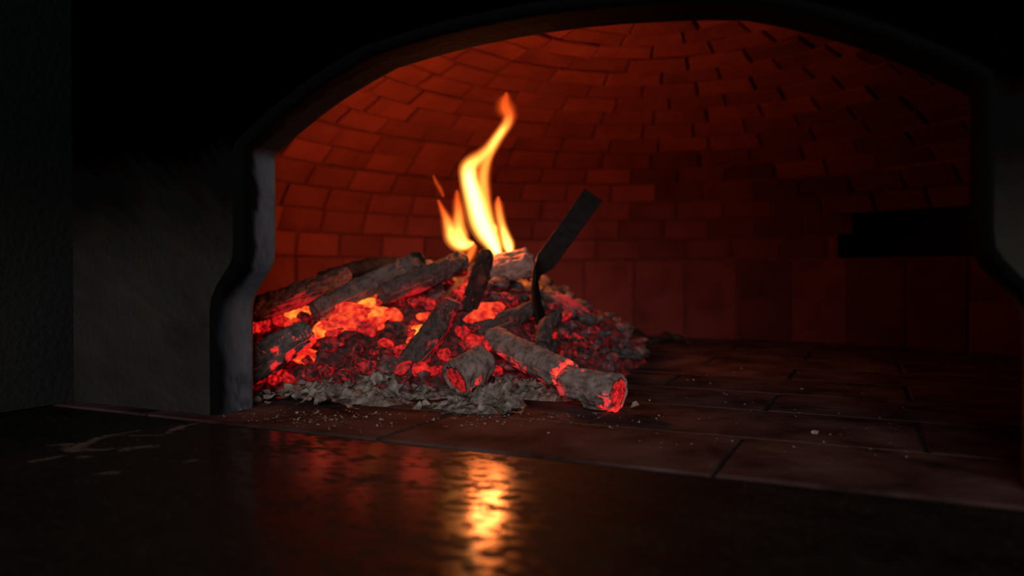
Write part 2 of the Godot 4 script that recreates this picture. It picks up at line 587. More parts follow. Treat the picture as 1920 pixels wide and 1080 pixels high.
func build_dome() -> void:
	var wall := thing("wall_back")
	tag(wall, "curved firebrick wall of the oven chamber, upright bricks at its foot", "wall", "", "structure")
	var dome := thing("ceiling")
	tag(dome, "low brick dome over the oven chamber in reddened courses", "dome", "", "structure")
	var thick := 0.4
	var joint := 0.011
	# the foot: bricks on end
	var count := 40
	for i in count:
		var az := TAU * (i + 0.35) / count
		var da := PI / count - joint / DOME_R
		var g := Geo.new()
		var f := []
		var b := []
		for c in [[-1, 0.004], [1, 0.004], [1, WALL_H - joint], [-1, WALL_H - joint]]:
			for far in 2:
				var r := DOME_R + (thick if far else 0.0)
				var p := W(CX + r * sin(az + c[0] * da), c[1], DOME_Z + r * cos(az + c[0] * da))
				if far: b.append(p)
				else: f.append(p)
		if f[0].z > -4.62 * U: continue
		var o: Vector3 = f[0]
		for q in 4:
			f[q] = f[q] - o
			b[q] = b[q] - o
		block(g, f, b, 0.0022)
		put("brick", g.mesh(), M.brick[falloff_tone(o, rng.randi() % 4)], wall, o + Vector3(rng.randf_range(-1, 1), 0, rng.randf_range(-1, 1)) * 0.0015)
	# the courses
	var step := 0.325
	var total := 6.26
	var rest := Geo.new()
	var seen := []
	var row := 0
	var s := 0.0
	while s < total - 0.4:
		var mid := arc_to_phi(s + step * 0.5)
		var n := maxi(6, int(round(TAU * DOME_R * cos(mid) / 0.72)))
		var off := rng.randf() * 0.3 + (0.5 if row % 2 else 0.0)
		var sa := s + joint + (0.03 if row in [4, 6] else 0.0)
		var sb := s + step
		var last := s + step >= total - 0.4
		for i in n:
			var az := TAU * (i + off) / n
			var jit := rng.randf_range(-0.012, 0.016)
			var tone := rng.randi() % 4
			var lower := rng.randf_range(0.0, 0.014)
			var half := PI / n - joint / (DOME_R * cos(mid)) - rng.randf_range(0.0, 0.0012)
			var f := []
			var b := []
			for c in [[-1, sa + lower], [1, sa + lower], [1, sb], [-1, sb]]:
				f.append(dome_at(az + c[0] * half, c[1], jit))
				b.append(dome_at(az + c[0] * half, c[1], thick))
			var at: Vector3 = (f[0] + f[1] + f[2] + f[3]) * 0.25
			if f[0].z > -4.62 * U and f[1].z > -4.62 * U: continue
			# bricks missing in the wall on the right
			var q := pix(at)
			if row in [0, 1] and at.x > -0.6 * U and at.z < -8.0 * U and q.x > (1595 if row == 0 else 1570): continue
			var vis := through_mouth(at)
			if vis:
				seen.append([q.z, at, f, b, tone])
			else:
				block(rest, f, b, 0.003)
		s += step
		row += 1
	seen.sort_custom(func(a, b): return a[0] < b[0])
	for i in seen.size():
		var e: Array = seen[i]
		if i < 300:
			var g := Geo.new()
			var f := []
			var b := []
			for q in e[2]: f.append(q - e[1])
			for q in e[3]: b.append(q - e[1])
			block(g, f, b, 0.003)
			put("brick", g.mesh(), M.brick[falloff_tone(e[1], e[4])], dome, e[1])
		else:
			block(rest, e[2], e[3], 0.003)
	print("bricks seen ", seen.size())
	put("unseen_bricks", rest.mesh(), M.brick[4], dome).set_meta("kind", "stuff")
	# mortar behind the bricks: a shell with thickness
	var g := Geo.new()
	var cols := 96
	var rows := 26
	for side in 2:
		g = Geo.new()
		var first := 0
		for i in rows:
			for k in cols:
				var az := TAU * k / cols
				var out := 0.035 if side == 0 else 1.5
				if i < 2:
					var r := DOME_R + out
					var p := W(CX + r * sin(az), -0.2 if i == 0 else WALL_H, DOME_Z + r * cos(az))
					g.add(p)
				else:
					g.add(dome_at(az, total * (i - 1) / (rows - 2), out))
		for i in rows - 1:
			for k in cols:
				var a := first + i * cols + k
				var b := first + i * cols + (k + 1) % cols
				var near := maxf(maxf(g.v[a].z, g.v[b].z), maxf(g.v[a + cols].z, g.v[b + cols].z))
				if near > -4.2 * U: continue
				if side == 0 and i in [1, 2, 3, 4] and k > 0:      # behind the missing bricks
					var p := (g.v[a] + g.v[b + cols]) * 0.5
					if p.x > -0.4 * U and p.z < -8.2 * U: continue
				if side == 0: g.quad(a, b, b + cols, a + cols)
				else: g.quad(b, a, a + cols, b + cols)
		put("mortar_shell" if side == 0 else "outer_shell", g.mesh(), M.mortar if side == 0 else M.soot_shade, dome)

# ================================================================ fire
func lump_mesh(seed_: int) -> ArrayMesh:          # a broken piece of charcoal, about 1 across
	var r := RandomNumberGenerator.new()
	r.seed = seed_
	var planes := []
	for i in 8:
		var d := Vector3(r.randfn(), r.randfn(), r.randfn()).normalized()
		planes.append([d, r.randf_range(0.26, 0.52)])
	var r_long := r.randf_range(1.1, 1.75)
	var g := Geo.new()
	var rows := 11
	var cols := 15
	for i in rows:
		for k in cols:
			var th := PI * i / (rows - 1)
			var ph := TAU * k / cols
			var d := Vector3(sin(th) * cos(ph), cos(th), sin(th) * sin(ph))
			var l := 0.6
			for p in planes:
				var c: float = d.dot(p[0])
				if c > 0.05: l = minf(l, p[1] / c)
			l *= 1.0 + 0.16 * fn.get_noise_3d(d.x * 2.6 + seed_, d.y * 2.6, d.z * 2.6) + 0.07 * fn.get_noise_3d(d.x * 7.0 + seed_, d.y * 7.0, d.z * 7.0)
			g.add(d * l * Vector3(r_long, 0.85, 1.0), Vector2(ph / TAU, th / PI))
	for i in rows - 1:
		for k in cols:
			var a := i * cols + k
			var b := i * cols + (k + 1) % cols
			g.quad(a, a + cols, b + cols, b) if false else g.quad(b, b + cols, a + cols, a)
	return g.mesh()

func build_bed() -> void:                         # the mass of small embers under the lumps
	var g := Geo.new()
	var nx := 120
	var nz := 130
	for i in nz:
		for k in nx:
			var x := lerpf(-7.0, -1.9, float(k) / (nx - 1))
			var z := lerpf(4.9, 10.9, float(i) / (nz - 1))
			var m := mound(x, z)
			var y := m + (0.06 * fn.get_noise_2d(x * 9.0, z * 9.0) + 0.03 * fn.get_noise_2d(x * 23.0, z * 23.0)) * smoothstep(0.0, 0.15, m) - 0.06
			if Vector2(x - CX, z - DOME_Z).length() > 5.15: y = -0.15
			g.add(W(x, maxf(y, -0.01 - 0.1 * float(m <= 0.0)), z), Vector2(x, z))
	for i in nz - 1:
		for k in nx - 1:
			var a := i * nx + k
			if maxf(maxf(g.v[a].y, g.v[a + 1].y), maxf(g.v[a + nx].y, g.v[a + nx + 1].y)) < -0.001: continue
			g.quad(a, a + 1, a + nx + 1, a + nx)
	tag(put("glowing_ember_bed", g.mesh(), M.bed), "heaped bed of small red embers under the charcoal lumps and logs", "embers", "", "stuff")

func log_glow(patches: Array, cracks: float, seed_: int) -> ImageTexture:
	var w := 96
	var h := 160
	var im := Image.create(w, h, false, Image.FORMAT_RGB8)
	var n := FastNoiseLite.new()
	n.seed = seed_
	n.frequency = 1.0
	for j in h:
		for i in w:
			var u := (i + 0.5) / w
			var v := (j + 0.5) / h
			var c := Vector2(cos(u * TAU), sin(u * TAU))
			var big := n.get_noise_3d(c.x * 1.6, c.y * 1.6, v * 5.0)
			var fine := n.get_noise_3d(c.x * 5.0 + 9.0, c.y * 5.0, v * 15.0)
			var e := 0.0
			for p in patches:               # [around 0..1, along 0..1, reach around, reach along, heat]
				var du: float = absf(fposmod(u - p[0] + 0.5, 1.0) - 0.5) / p[2]
				var dv: float = absf(v - p[1]) / p[3]
				var d := sqrt(du * du + dv * dv) + big * 1.1 + fine * 0.7
				e = maxf(e, p[4] * smoothstep(1.05, 0.55, d) * (0.8 + 0.5 * fine))
			if cracks > 0.0:
				var ring := absf(n.get_noise_3d(c.x * 0.9 + 20.0, c.y * 0.9, v * 11.0))
				var open := smoothstep(0.15, 0.4, n.get_noise_3d(c.x * 1.2, c.y * 1.2 + 40.0, v * 3.0) + 0.1)
				e = maxf(e, cracks * smoothstep(0.045, 0.01, ring) * open)
			im.set_pixel(i, j, heat(e).linear_to_srgb())
	return ImageTexture.create_from_image(im)

func bark(tex: Texture2D, emission: Texture2D, energy := 1.2) -> StandardMaterial3D:
	var m := mat(tex, 7.0, 1.0, M.bump, 0.4)
	m.vertex_color_use_as_albedo = true
	if emission:
		m.emission_enabled = true
		m.emission = Color.BLACK
		m.emission_texture = emission
		m.emission_energy_multiplier = energy
		m.emission_on_uv2 = true
	return m

# a burnt log along points (scene positions), with a radius at each, in U
func log_mesh(pts: Array, radii: Array, seed_: int, wobble := 0.16, charred := [], hollow := [false, false]) -> ArrayMesh:
	var g := Geo.new()
	var curve := Curve3D.new()
	for p in pts: curve.add_point(p)
	if pts.size() > 2:
		for i in range(1, pts.size() - 1):
			var t: Vector3 = (pts[i + 1] - pts[i - 1]) * 0.2
			curve.set_point_in(i, -t)
			curve.set_point_out(i, t)
	var len := curve.get_baked_length()
	var rows := maxi(20, int(len / (0.022 * U)))
	var cols := 40
	var ends := []
	for i in rows:
		var t := float(i) / (rows - 1)
		var p := curve.sample_baked(t * len, true)
		var d := (curve.sample_baked(minf(t * len + 0.003, len), true) - curve.sample_baked(maxf(t * len - 0.003, 0.0), true)).normalized()
		var a := d.cross(Vector3.UP).normalized()
		var b := a.cross(d).normalized()        # u = 0.25 is the top
		var f := t * (radii.size() - 1)
		var k0 := mini(int(f), radii.size() - 2)
		var r: float = lerpf(radii[k0], radii[k0 + 1], f - k0) * U
		var round_ := 1.0
		if i == 0 or i == rows - 1: round_ = 0.88
		for k in cols:
			var u := float(k) / cols
			var c := Vector2(cos(u * TAU), sin(u * TAU))
			var s := 1.0 + wobble * fn.get_noise_3d(c.x * 1.2 + seed_, c.y * 1.2, t * len * 30.0) + 0.06 * fn.get_noise_3d(c.x * 4.0 + seed_, c.y * 4.0, t * len * 60.0)
			var ring := absf(fn.get_noise_3d(c.x * 0.7 + seed_ * 3.0, c.y * 0.7, t * len * 55.0))
			s -= 0.09 * smoothstep(0.07, 0.0, ring)
			var along := absf(fn.get_noise_3d(c.x * 3.2 + seed_ * 2.0, c.y * 3.2, t * len * 16.0))
			s -= 0.07 * smoothstep(0.08, 0.0, along)
			s += 0.035 * fn.get_noise_3d(c.x * 9.0 + seed_, c.y * 9.0, t * len * 120.0)
			var black := 0.0
			for q in charred:
				black = maxf(black, smoothstep(q[1], q[1] * 0.4, absf(t - q[0]) + 0.06 * fn.get_noise_3d(c.x * 1.5 + seed_, c.y * 1.5, t * 9.0)))
			var tone := lerpf(1.0, 0.12, black) * (1.0 - 0.5 * smoothstep(0.08, 0.0, minf(along, ring)))
			g.add(p + (a * c.x + b * c.y) * r * s * round_, Vector2(u, t), Color(tone, tone, tone))
	g.grid(rows, cols, 0, true)
	# the mapping closes at u = 1 without a seam column: join the caps
	for e in 2:
		var base := 0 if e == 0 else (rows - 1) * cols
		var mid := Vector3.ZERO
		for k in cols: mid += g.v[base + k]
		mid /= cols
		var p2 := curve.sample_baked(0.012 * minf(1.0, len * 8.0) if e == 0 else len - 0.012 * minf(1.0, len * 8.0), true)
		var first := g.v.size()
		if hollow[e]: p2 = mid + (p2 - mid).normalized() * 0.02
		for k in cols: g.add(g.v[base + k].lerp(mid, 0.12), g.uv[base + k], g.c[base + k])
		for k in cols: g.add(g.v[base + k].lerp(mid, 0.16) + (p2 - mid) if hollow[e] else g.v[base + k].lerp(p2, 0.55), g.uv[base + k], g.c[base + k])
		var c := g.add(mid.lerp(p2, 0.5), Vector2(0.5, float(e)), g.c[base])
		for k in cols:
			var n := (k + 1) % cols
			if e == 0:
				g.quad(base + n, base + k, first + k, first + n)
				g.quad(first + n, first + k, first + cols + k, first + cols + n)
				g.tri(first + cols + n, first + cols + k, c)
			else:
				g.quad(base + k, base + n, first + n, first + k)
				g.quad(first + k, first + n, first + cols + n, first + cols + k)
				g.tri(first + cols + k, first + cols + n, c)
	return g.mesh()

# the burnt end of a log: sectors of glowing wood parted by cracks, bulging outwards
func end_mesh(at: Vector3, out: Vector3, r: float, splits: Array, seed_: int, bulge := 0.12) -> ArrayMesh:
	var g := Geo.new()
	var a := out.cross(Vector3.UP).normalized()
	var b := a.cross(out).normalized()
	for i in splits.size():
		var t0: float = splits[i]
		var t1: float = splits[(i + 1) % splits.size()]
		if t1 <= t0: t1 += TAU
		var gap := 0.07 * r
		var mid := (t0 + t1) * 0.5
		var shift := (a * cos(mid) + b * sin(mid)) * gap
		var n := maxi(4, int((t1 - t0) / 0.2))
		var lift := fn.get_noise_2d(seed_ * 3.0 + i * 5.0, 2.0) * 0.12 * r
		var first := g.v.size()
		for ring in 7:
			for k in n + 1:
				var t := lerpf(t0, t1, float(k) / n)
				var f := float(ring) / 5.0
				var rr := r * minf(f, 1.0) * (0.96 + 0.06 * fn.get_noise_2d(cos(t) * 3.0 + seed_, sin(t) * 3.0))
				var h := bulge * r * (1.0 - pow(minf(f, 1.0), 2.5)) + lift + 0.09 * r * fn.get_noise_2d(cos(t) * rr / r * 6.0 + seed_, sin(t) * rr / r * 6.0)
				if ring == 6: h = -0.55 * r
				var d := a * cos(t) + b * sin(t)
				g.add(at + shift * (1.0 - 0.5 * minf(f, 1.0)) + d * rr + out * h, Vector2(t / TAU, f))
		g.grid(7, n + 1, first)
		# flanks of the crack
		for k in [0, n]:
			var s := g.v.size()
			for ring in 6:
				var p: Vector3 = g.v[first + ring * (n + 1) + k]
				g.add(p, Vector2(0.0, 0.0))
				g.add(p - out * 0.5 * r, Vector2(0.0, 0.0))
			for ring in 5:
				var q := s + ring * 2
				if k == 0: g.quad(q, q + 2, q + 3, q + 1)
				else: g.quad(q, q + 1, q + 3, q + 2)
	return g.mesh()

func shade_tex(lo: float, hi: float, warm: float, seed_: int) -> NoiseTexture2D:
	var c := func(v): return lin(v * (1.0 + warm), v, v * (1.0 - warm * 0.15))
	return noise_tex(0.025, [[0.0, c.call(lo)], [0.4, c.call(lerpf(lo, hi, 0.45))], [0.65, c.call(lerpf(lo, hi, 0.75))], [1.0, c.call(hi)]], seed_)

func add_log(called: String, label: String, pts: Array, radii: Array, tex: Texture2D, patches: Array, cracks: float, seed_: int, charred := [], hollow := [false, false], group := "logs on the fire") -> Node3D:
	var t := thing(called, pts[0])
	tag(t, label, "log", group)
	var loc := []
	for p in pts: loc.append(p - pts[0])
	put("bark", log_mesh(loc, radii, seed_, 0.24, charred, hollow), bark(tex, log_glow(patches, cracks, seed_) if patches.size() or cracks > 0.0 else null), t)
	return t

func build_logs() -> void:
	var ash1 := shade_tex(0.035, 0.15, 0.28, 81)
	var ash2 := shade_tex(0.022, 0.105, 0.30, 82)
	var tan1 := shade_tex(0.065, 0.27, 0.36, 83)
	var char1 := shade_tex(0.003, 0.04, 0.3, 84)
	var tan2 := shade_tex(0.06, 0.27, 0.6, 85)  # warmer copy: the flame's orange light partly put into the bark colour
	M.ash1 = ash1
	# long grey log over the top of the heap, its charred end up beside the flame
	add_log("firewood_log", "long grey ash-coated log slanting up to the flame with a charred cut end", [P(590, 585, 7.25), P(690, 535, 7.6), P(790, 487, 7.95)], [0.105, 0.115, 0.1], ash1, [[0.75, 0.2, 0.2, 0.3, 0.5]], 0.0, 1, [[1.0, 0.16]])
	add_log("firewood_log", "charred black log lying behind the long grey log", [P(600, 528, 8.5), P(690, 502, 8.7), P(770, 497, 8.8)], [0.1, 0.11, 0.08], char1, [[0.6, 0.85, 0.2, 0.1, 0.4]], 0.0, 2)
	add_log("firewood_log", "grey log reaching left behind the metal jamb, above the red lumps", [P(440, 592, 7.1), P(540, 560, 7.45), P(652, 515, 7.9)], [0.11, 0.12, 0.09], ash2, [[0.8, 0.5, 0.25, 0.2, 0.5]], 0.0, 3)
	add_log("firewood_log", "grey log with thin red glowing cracks half hidden by the jamb", [P(440, 705, 6.25), P(515, 660, 6.45), P(578, 622, 6.65)], [0.14, 0.14, 0.115], ash1, [[0.9, 0.95, 0.16, 0.16, 0.95], [0.93, 0.62, 0.1, 0.07, 0.8], [0.04, 0.5, 0.05, 0.06, 0.75], [0.9, 0.4, 0.06, 0.07, 0.85], [0.85, 0.8, 0.12, 0.12, 0.85]], 0.8, 4)
	add_log("firewood_log", "short grey log just right of the long grey log's charred end", [P(715, 552, 7.4), P(800, 520, 7.7), P(868, 488, 8.05)], [0.1, 0.12, 0.105], ash2, [[0.8, 0.3, 0.2, 0.2, 0.5]], 0.0, 5)
	add_log("firewood_log", "dark charred log standing up under the white flame, bark in rings", [P(872, 590, 7.3), P(893, 540, 7.55), P(910, 478, 7.95)], [0.085, 0.095, 0.09], char1, [[0.4, 0.1, 0.12, 0.1, 0.5]], 0.0, 6)
	add_log("firewood_log", "brown log lit orange by the flame, lying left of the iron bar", [P(915, 508, 8.25), P(960, 502, 8.15), P(1003, 497, 8.1)], [0.13, 0.14, 0.12], tan2, [], 0.0, 7)
	add_log("firewood_log", "thin log stub lit bright orange on top of the brown log", [P(930, 485, 8.2), P(990, 474, 8.15)], [0.05, 0.055], tan2, [], 0.0, 8)
	add_log("firewood_log", "broad grey log in the middle of the heap beside the orange hollow", [P(748, 700, 6.55), P(800, 640, 6.85), P(838, 580, 7.2)], [0.1, 0.12, 0.1], ash2, [[0.7, 0.4, 0.3, 0.35, 0.5], [0.9, 0.8, 0.15, 0.2, 0.45]], 0.35, 9)
	add_log("firewood_log", "grey log lying across the heap below the foot of the iron bar", [P(890, 622, 7.15), P(950, 600, 7.35), P(1015, 572, 7.7)], [0.08, 0.09, 0.08], ash2, [[0.6, 0.3, 0.2, 0.2, 0.5]], 0.2, 10)
	add_log("firewood_log", "reddish grey log behind the iron bar on the far slope of the heap", [P(1010, 548, 8.35), P(1060, 570, 8.3), P(1115, 604, 8.25)], [0.07, 0.085, 0.06], ash2, [[0.2, 0.5, 0.25, 0.3, 0.42]], 0.0, 11)
	add_log("firewood_log", "small grey log propped against the foot of the iron bar", [P(1018, 648, 7.0), P(1022, 618, 7.2), P(1045, 588, 7.5)], [0.075, 0.08, 0.06], ash2, [], 0.2, 12)
	# the short log in front with a split glowing end
	var a0 := P(854, 714, 6.3)
	var a1 := P(912, 672, 6.52)
	var t := add_log("firewood_log", "short thick grey log pointing forward with a red glowing split end", [a0, a0.lerp(a1, 0.5), a1], [0.165, 0.16, 0.125], tan1, [[0.93, 0.3, 0.06, 0.06, 0.75], [0.94, 0.42, 0.05, 0.05, 0.55], [0.9, 0.12, 0.04, 0.05, 0.5]], 0.0, 13, [], [true, false])
	var out := (a0 - a1).normalized()
	var m: StandardMaterial3D = M.coal[3].duplicate()
	m.uv2_scale = Vector3.ONE * 14.0
	m.emission_energy_multiplier = 0.75
	var e := put("end_face", end_mesh(-out * 0.003, out, 0.130 * U, [0.5, 2.4, 4.7], 3, 0.06), m, t)
	e.set_meta("label", "red glowing end face with a three-way crack")
	# the broken log lying to the right: rear half
	var b0 := P(922, 632, 7.0)
	var b2 := P(1068, 706, 6.15)
	t = add_log("firewood_log", "rear half of the broken log, red patches along its near side", [b0, P(994, 672, 6.55), b2], [0.105, 0.125, 0.12], tan1, [[0.8, 0.12, 0.12, 0.07, 0.7], [0.85, 0.3, 0.1, 0.06, 0.8], [0.82, 0.5, 0.13, 0.13, 0.85], [0.75, 0.72, 0.1, 0.06, 0.7], [0.85, 0.97, 0.32, 0.09, 1.15], [0.2, 0.98, 0.2, 0.06, 1.0]], 0.0, 14, [], [false, true])
	out = (b2 - b0).normalized()
	var hot: StandardMaterial3D = M.coal[4]
	put("end_face", end_mesh(b2 - b0 - out * 0.002, out, 0.100 * U, [0.3, 2.2, 4.4], 5, 0.25), hot, t)
	# front half
	var c0 := P(1058, 712, 6.0)
	var c2 := P(1160, 738, 5.68)
	t = add_log("firewood_log", "front half of the broken log, ash-coated with a bright split ember end", [c0, c0.lerp(c2, 0.5), c2], [0.12, 0.13, 0.14], tan1, [[0.75, 0.06, 0.4, 0.16, 0.6], [0.18, 0.42, 0.03, 0.05, 0.75], [0.78, 0.9, 0.14, 0.16, 0.95], [0.7, 0.4, 0.1, 0.15, 0.4], [0.95, 0.92, 0.08, 0.1, 0.8]], 0.0, 15, [], [false, true])
	out = (c2 - c0).normalized()
	e = put("end_face", end_mesh(c2 - c0 - out * 0.002, out, 0.115 * U, [0.9, 2.0, 3.9, 5.2], 7, 0.15), M.coal[3], t)
	e.set_meta("label", "bright red end face split by dark cracks")

func coal(at: Vector3, size: float, level: int, squash: Vector3, label: String, category: String, group: String, called: String) -> void:
	var o := MeshInstance3D.new()
	o.name = numbered(called)
	o.mesh = lumps[rng.randi() % lumps.size()]
	o.material_override = M.coal[level] if level >= 0 else M.char
	add_child(o)
	o.position = at
	o.rotation = Vector3(rng.randf_range(-0.4, 0.4), rng.randf() * TAU, rng.randf_range(-0.4, 0.4))
	o.scale = squash * size * U
	tag(o, label, category, group)
	coals.append([o, pix(at), label])

# what singles a lump out: the landmark nearest to it, on which side of that it lies, and its place among its like there
func name_coals() -> void:
	var marks := [["the metal jamb", 486, 620], ["the cracked log by the jamb", 535, 650], ["the log behind the jamb", 545, 560], ["the long grey log", 690, 528], ["the log right of the long grey log", 800, 515],
		["the upright dark log", 890, 535], ["the brown log under the flame", 960, 500], ["the broad grey log", 800, 640], ["the iron bar's foot", 1014, 595], ["the log below the iron bar", 945, 603],
		["the thick log's split end", 850, 712], ["the broken log's rear half", 985, 665], ["the broken log's bright end", 1155, 742], ["the pale ash heap", 700, 730], ["the heap's far tail", 1170, 630], ["the reddish log behind the iron bar", 1065, 575], ["the orange hollow of the fire", 690, 585]]
	var sides := ["right of", "below", "left of", "above"]
	var order := ["nearest", "second nearest", "third nearest", "fourth nearest", "fifth nearest", "sixth nearest", "seventh nearest", "eighth nearest", "ninth nearest", "tenth nearest", "eleventh nearest", "twelfth nearest", "thirteenth nearest", "fourteenth nearest"]
	var bins := {}
	for c in coals:
		var best := 0
		var far := 1e9
		for i in marks.size():
			var d := Vector2(c[1].x - marks[i][1], c[1].y - marks[i][2]).length()
			if d < far:
				far = d
				best = i
		var v := Vector2(c[1].x - marks[best][1], c[1].y - marks[best][2])
		var side := (2 if v.x < 0 else 0) if absf(v.x) > absf(v.y) else (3 if v.y < 0 else 1)
		var key := "%s|%d|%d" % [c[2], best, side]
		if not bins.has(key): bins[key] = []
		bins[key].append([far, c[0], c[2], marks[best][0], sides[side]])
	for key in bins:
		var b: Array = bins[key]
		b.sort_custom(func(x, y): return x[0] < y[0])
		for i in b.size():
			b[i][1].set_meta("label", "%s, %s %s %s" % [b[i][2], order[mini(i, 13)] if b.size() > 1 else "just", b[i][4], b[i][3]])

func build_coals() -> void:
	# the hottest places, as [x, y, width, level]
	var hot := [[553, 582, 34, 5], [566, 592, 26, 5], [548, 604, 20, 4], [606, 612, 34, 5], [622, 606, 28, 4], [618, 580, 30, 4], [655, 575, 36, 4], [680, 570, 40, 5], [704, 582, 34, 5], [665, 592, 40, 4], [700, 604, 34, 4], [690, 556, 26, 4], [740, 588, 26, 4], [640, 600, 26, 4], [628, 618, 28, 3], [783, 620, 34, 5], [790, 640, 30, 4], [775, 606, 22, 3], [796, 588, 20, 4], [905, 572, 32, 4], [898, 590, 34, 4], [918, 588, 26, 4], [936, 582, 18, 3], [578, 646, 26, 4], [590, 632, 22, 4], [570, 662, 30, 4], [500, 566, 26, 3], [494, 602, 24, 3], [488, 610, 20, 3], [755, 560, 24, 2], [870, 536, 30, 3], [862, 548, 22, 3], [880, 520, 22, 3], [866, 616, 22, 3], [888, 627, 30, 3], [950, 556, 34, 2], [1038, 626, 14, 3], [1030, 588, 20, 2], [1052, 590, 26, 3], [780, 690, 34, 3], [805, 692, 30, 3], [742, 650, 30, 3], [750, 668, 26, 3], [540, 700, 30, 3], [520, 702, 30, 3], [488, 708, 22, 3], [530, 745, 20, 2], [835, 660, 24, 3], [720, 640, 26, 3], [930, 690, 20, 3], [880, 640, 24, 3], [985, 650, 12, 3], [1050, 660, 22, 2], [1075, 660, 20, 2], [610, 690, 34, 2], [650, 700, 30, 2], [580, 696, 30, 2], [600, 712, 28, 2]]
	var spots := []
	for s in hot:
		var p := hit(s[0], s[1])
		var d := pix(p).z
		var size: float = s[2] / FOCAL * d
		coal(p - Vector3(0, size * 0.2 * U, 0), size * (1.4 if s[3] >= 4 else 1.15), s[3], Vector3(1, rng.randf_range(0.6, 0.9), 1), "orange-hot charcoal lump" if s[3] >= 4 else "red glowing charcoal lump", "charcoal", "orange-hot charcoal lumps" if s[3] >= 4 else "red charcoal lumps", "glowing_coal" if s[3] >= 4 else "red_glowing_coal")
		spots.append([p, s[3]])
	# the rest of the heap
	var put_at := []
	for s in spots: put_at.append(Vector2(s[0].x, s[0].z))
	var tries := 0
	var made := 0
	while made < 225 and tries < 9000:
		tries += 1
		var x := rng.randf_range(-6.9, -2.0)
		var z := rng.randf_range(5.0, 10.6)
		var m := mound(x, z)
		if m < 0.08 or Vector2(x - CX, z - DOME_Z).length() > 4.95: continue
		var p := W(x, m, z)
		var q := pix(p)
		if q.x < 455 and q.x < 500 - (x + 4.3) * 10.0: continue
		if q.x < 470 or hit(q.x, q.y).distance_to(p) > 0.3 * U: continue
		var size := rng.randf_range(0.085, 0.24) * (0.75 if m < 0.25 else 1.0)
		var ok := true
		for o in put_at:
			if o.distance_to(Vector2(p.x, p.z)) < size * U * 0.72:
				ok = false
				break
		if not ok: continue
		put_at.append(Vector2(p.x, p.z))
		made += 1
		var warm := 0.0
		for s in spots:
			warm = maxf(warm, (0.3 + 0.2 * s[1]) * smoothstep(0.55, 0.1, p.distance_to(s[0]) / U))
		warm += rng.randf_range(-0.95, 0.1)
		var level := 0
		if warm > 0.8: level = 3
		elif warm > 0.25: level = 2
		elif warm > -0.2: level = 1
		if m < 0.22 and level > 1: level = 1
		if level >= 2:
			coal(p, size, level, Vector3(1, rng.randf_range(0.65, 1.0), 1), "red glowing charcoal lump", "charcoal", "red charcoal lumps", "red_glowing_coal")
		else:
			coal(p, size, level, Vector3(1, rng.randf_range(0.6, 0.95), 1), "grey ash-covered charcoal lump", "charcoal", "grey charcoal lumps", "glowing_grey_coal" if level else "grey_coal")
	print("coals ", made, " tries ", tries)
	# black pieces strewn behind the heap, towards the wall
	for s in [[1195, 632, 10.9, 0.26], [1222, 637, 10.8, 0.22], [1248, 635, 11.1, 0.26], [1272, 637, 11.2, 0.22], [1210, 626, 11.4, 0.18], [1290, 638, 11.3, 0.14]]:
		var p := ground(s[0], s[1] + 6.0)
		p.y = s[3] * 0.25 * U
		coal(p, s[3], -1, Vector3(1.1, 0.7, 1), "black unlit charcoal piece", "charcoal", "black charcoal pieces by the wall", "black_charcoal")
	for s in [[1495, 638, 0.2], [1520, 638, 0.24]]:
		var p := ground(s[0], s[1])
		p.y = s[2] * 0.1 * U
		coal(p, s[2], -1, Vector3(1.6, 0.45, 1), "flat black charcoal scrap", "charcoal", "charcoal scraps at the foot of the wall", "black_charcoal")
	name_coals()

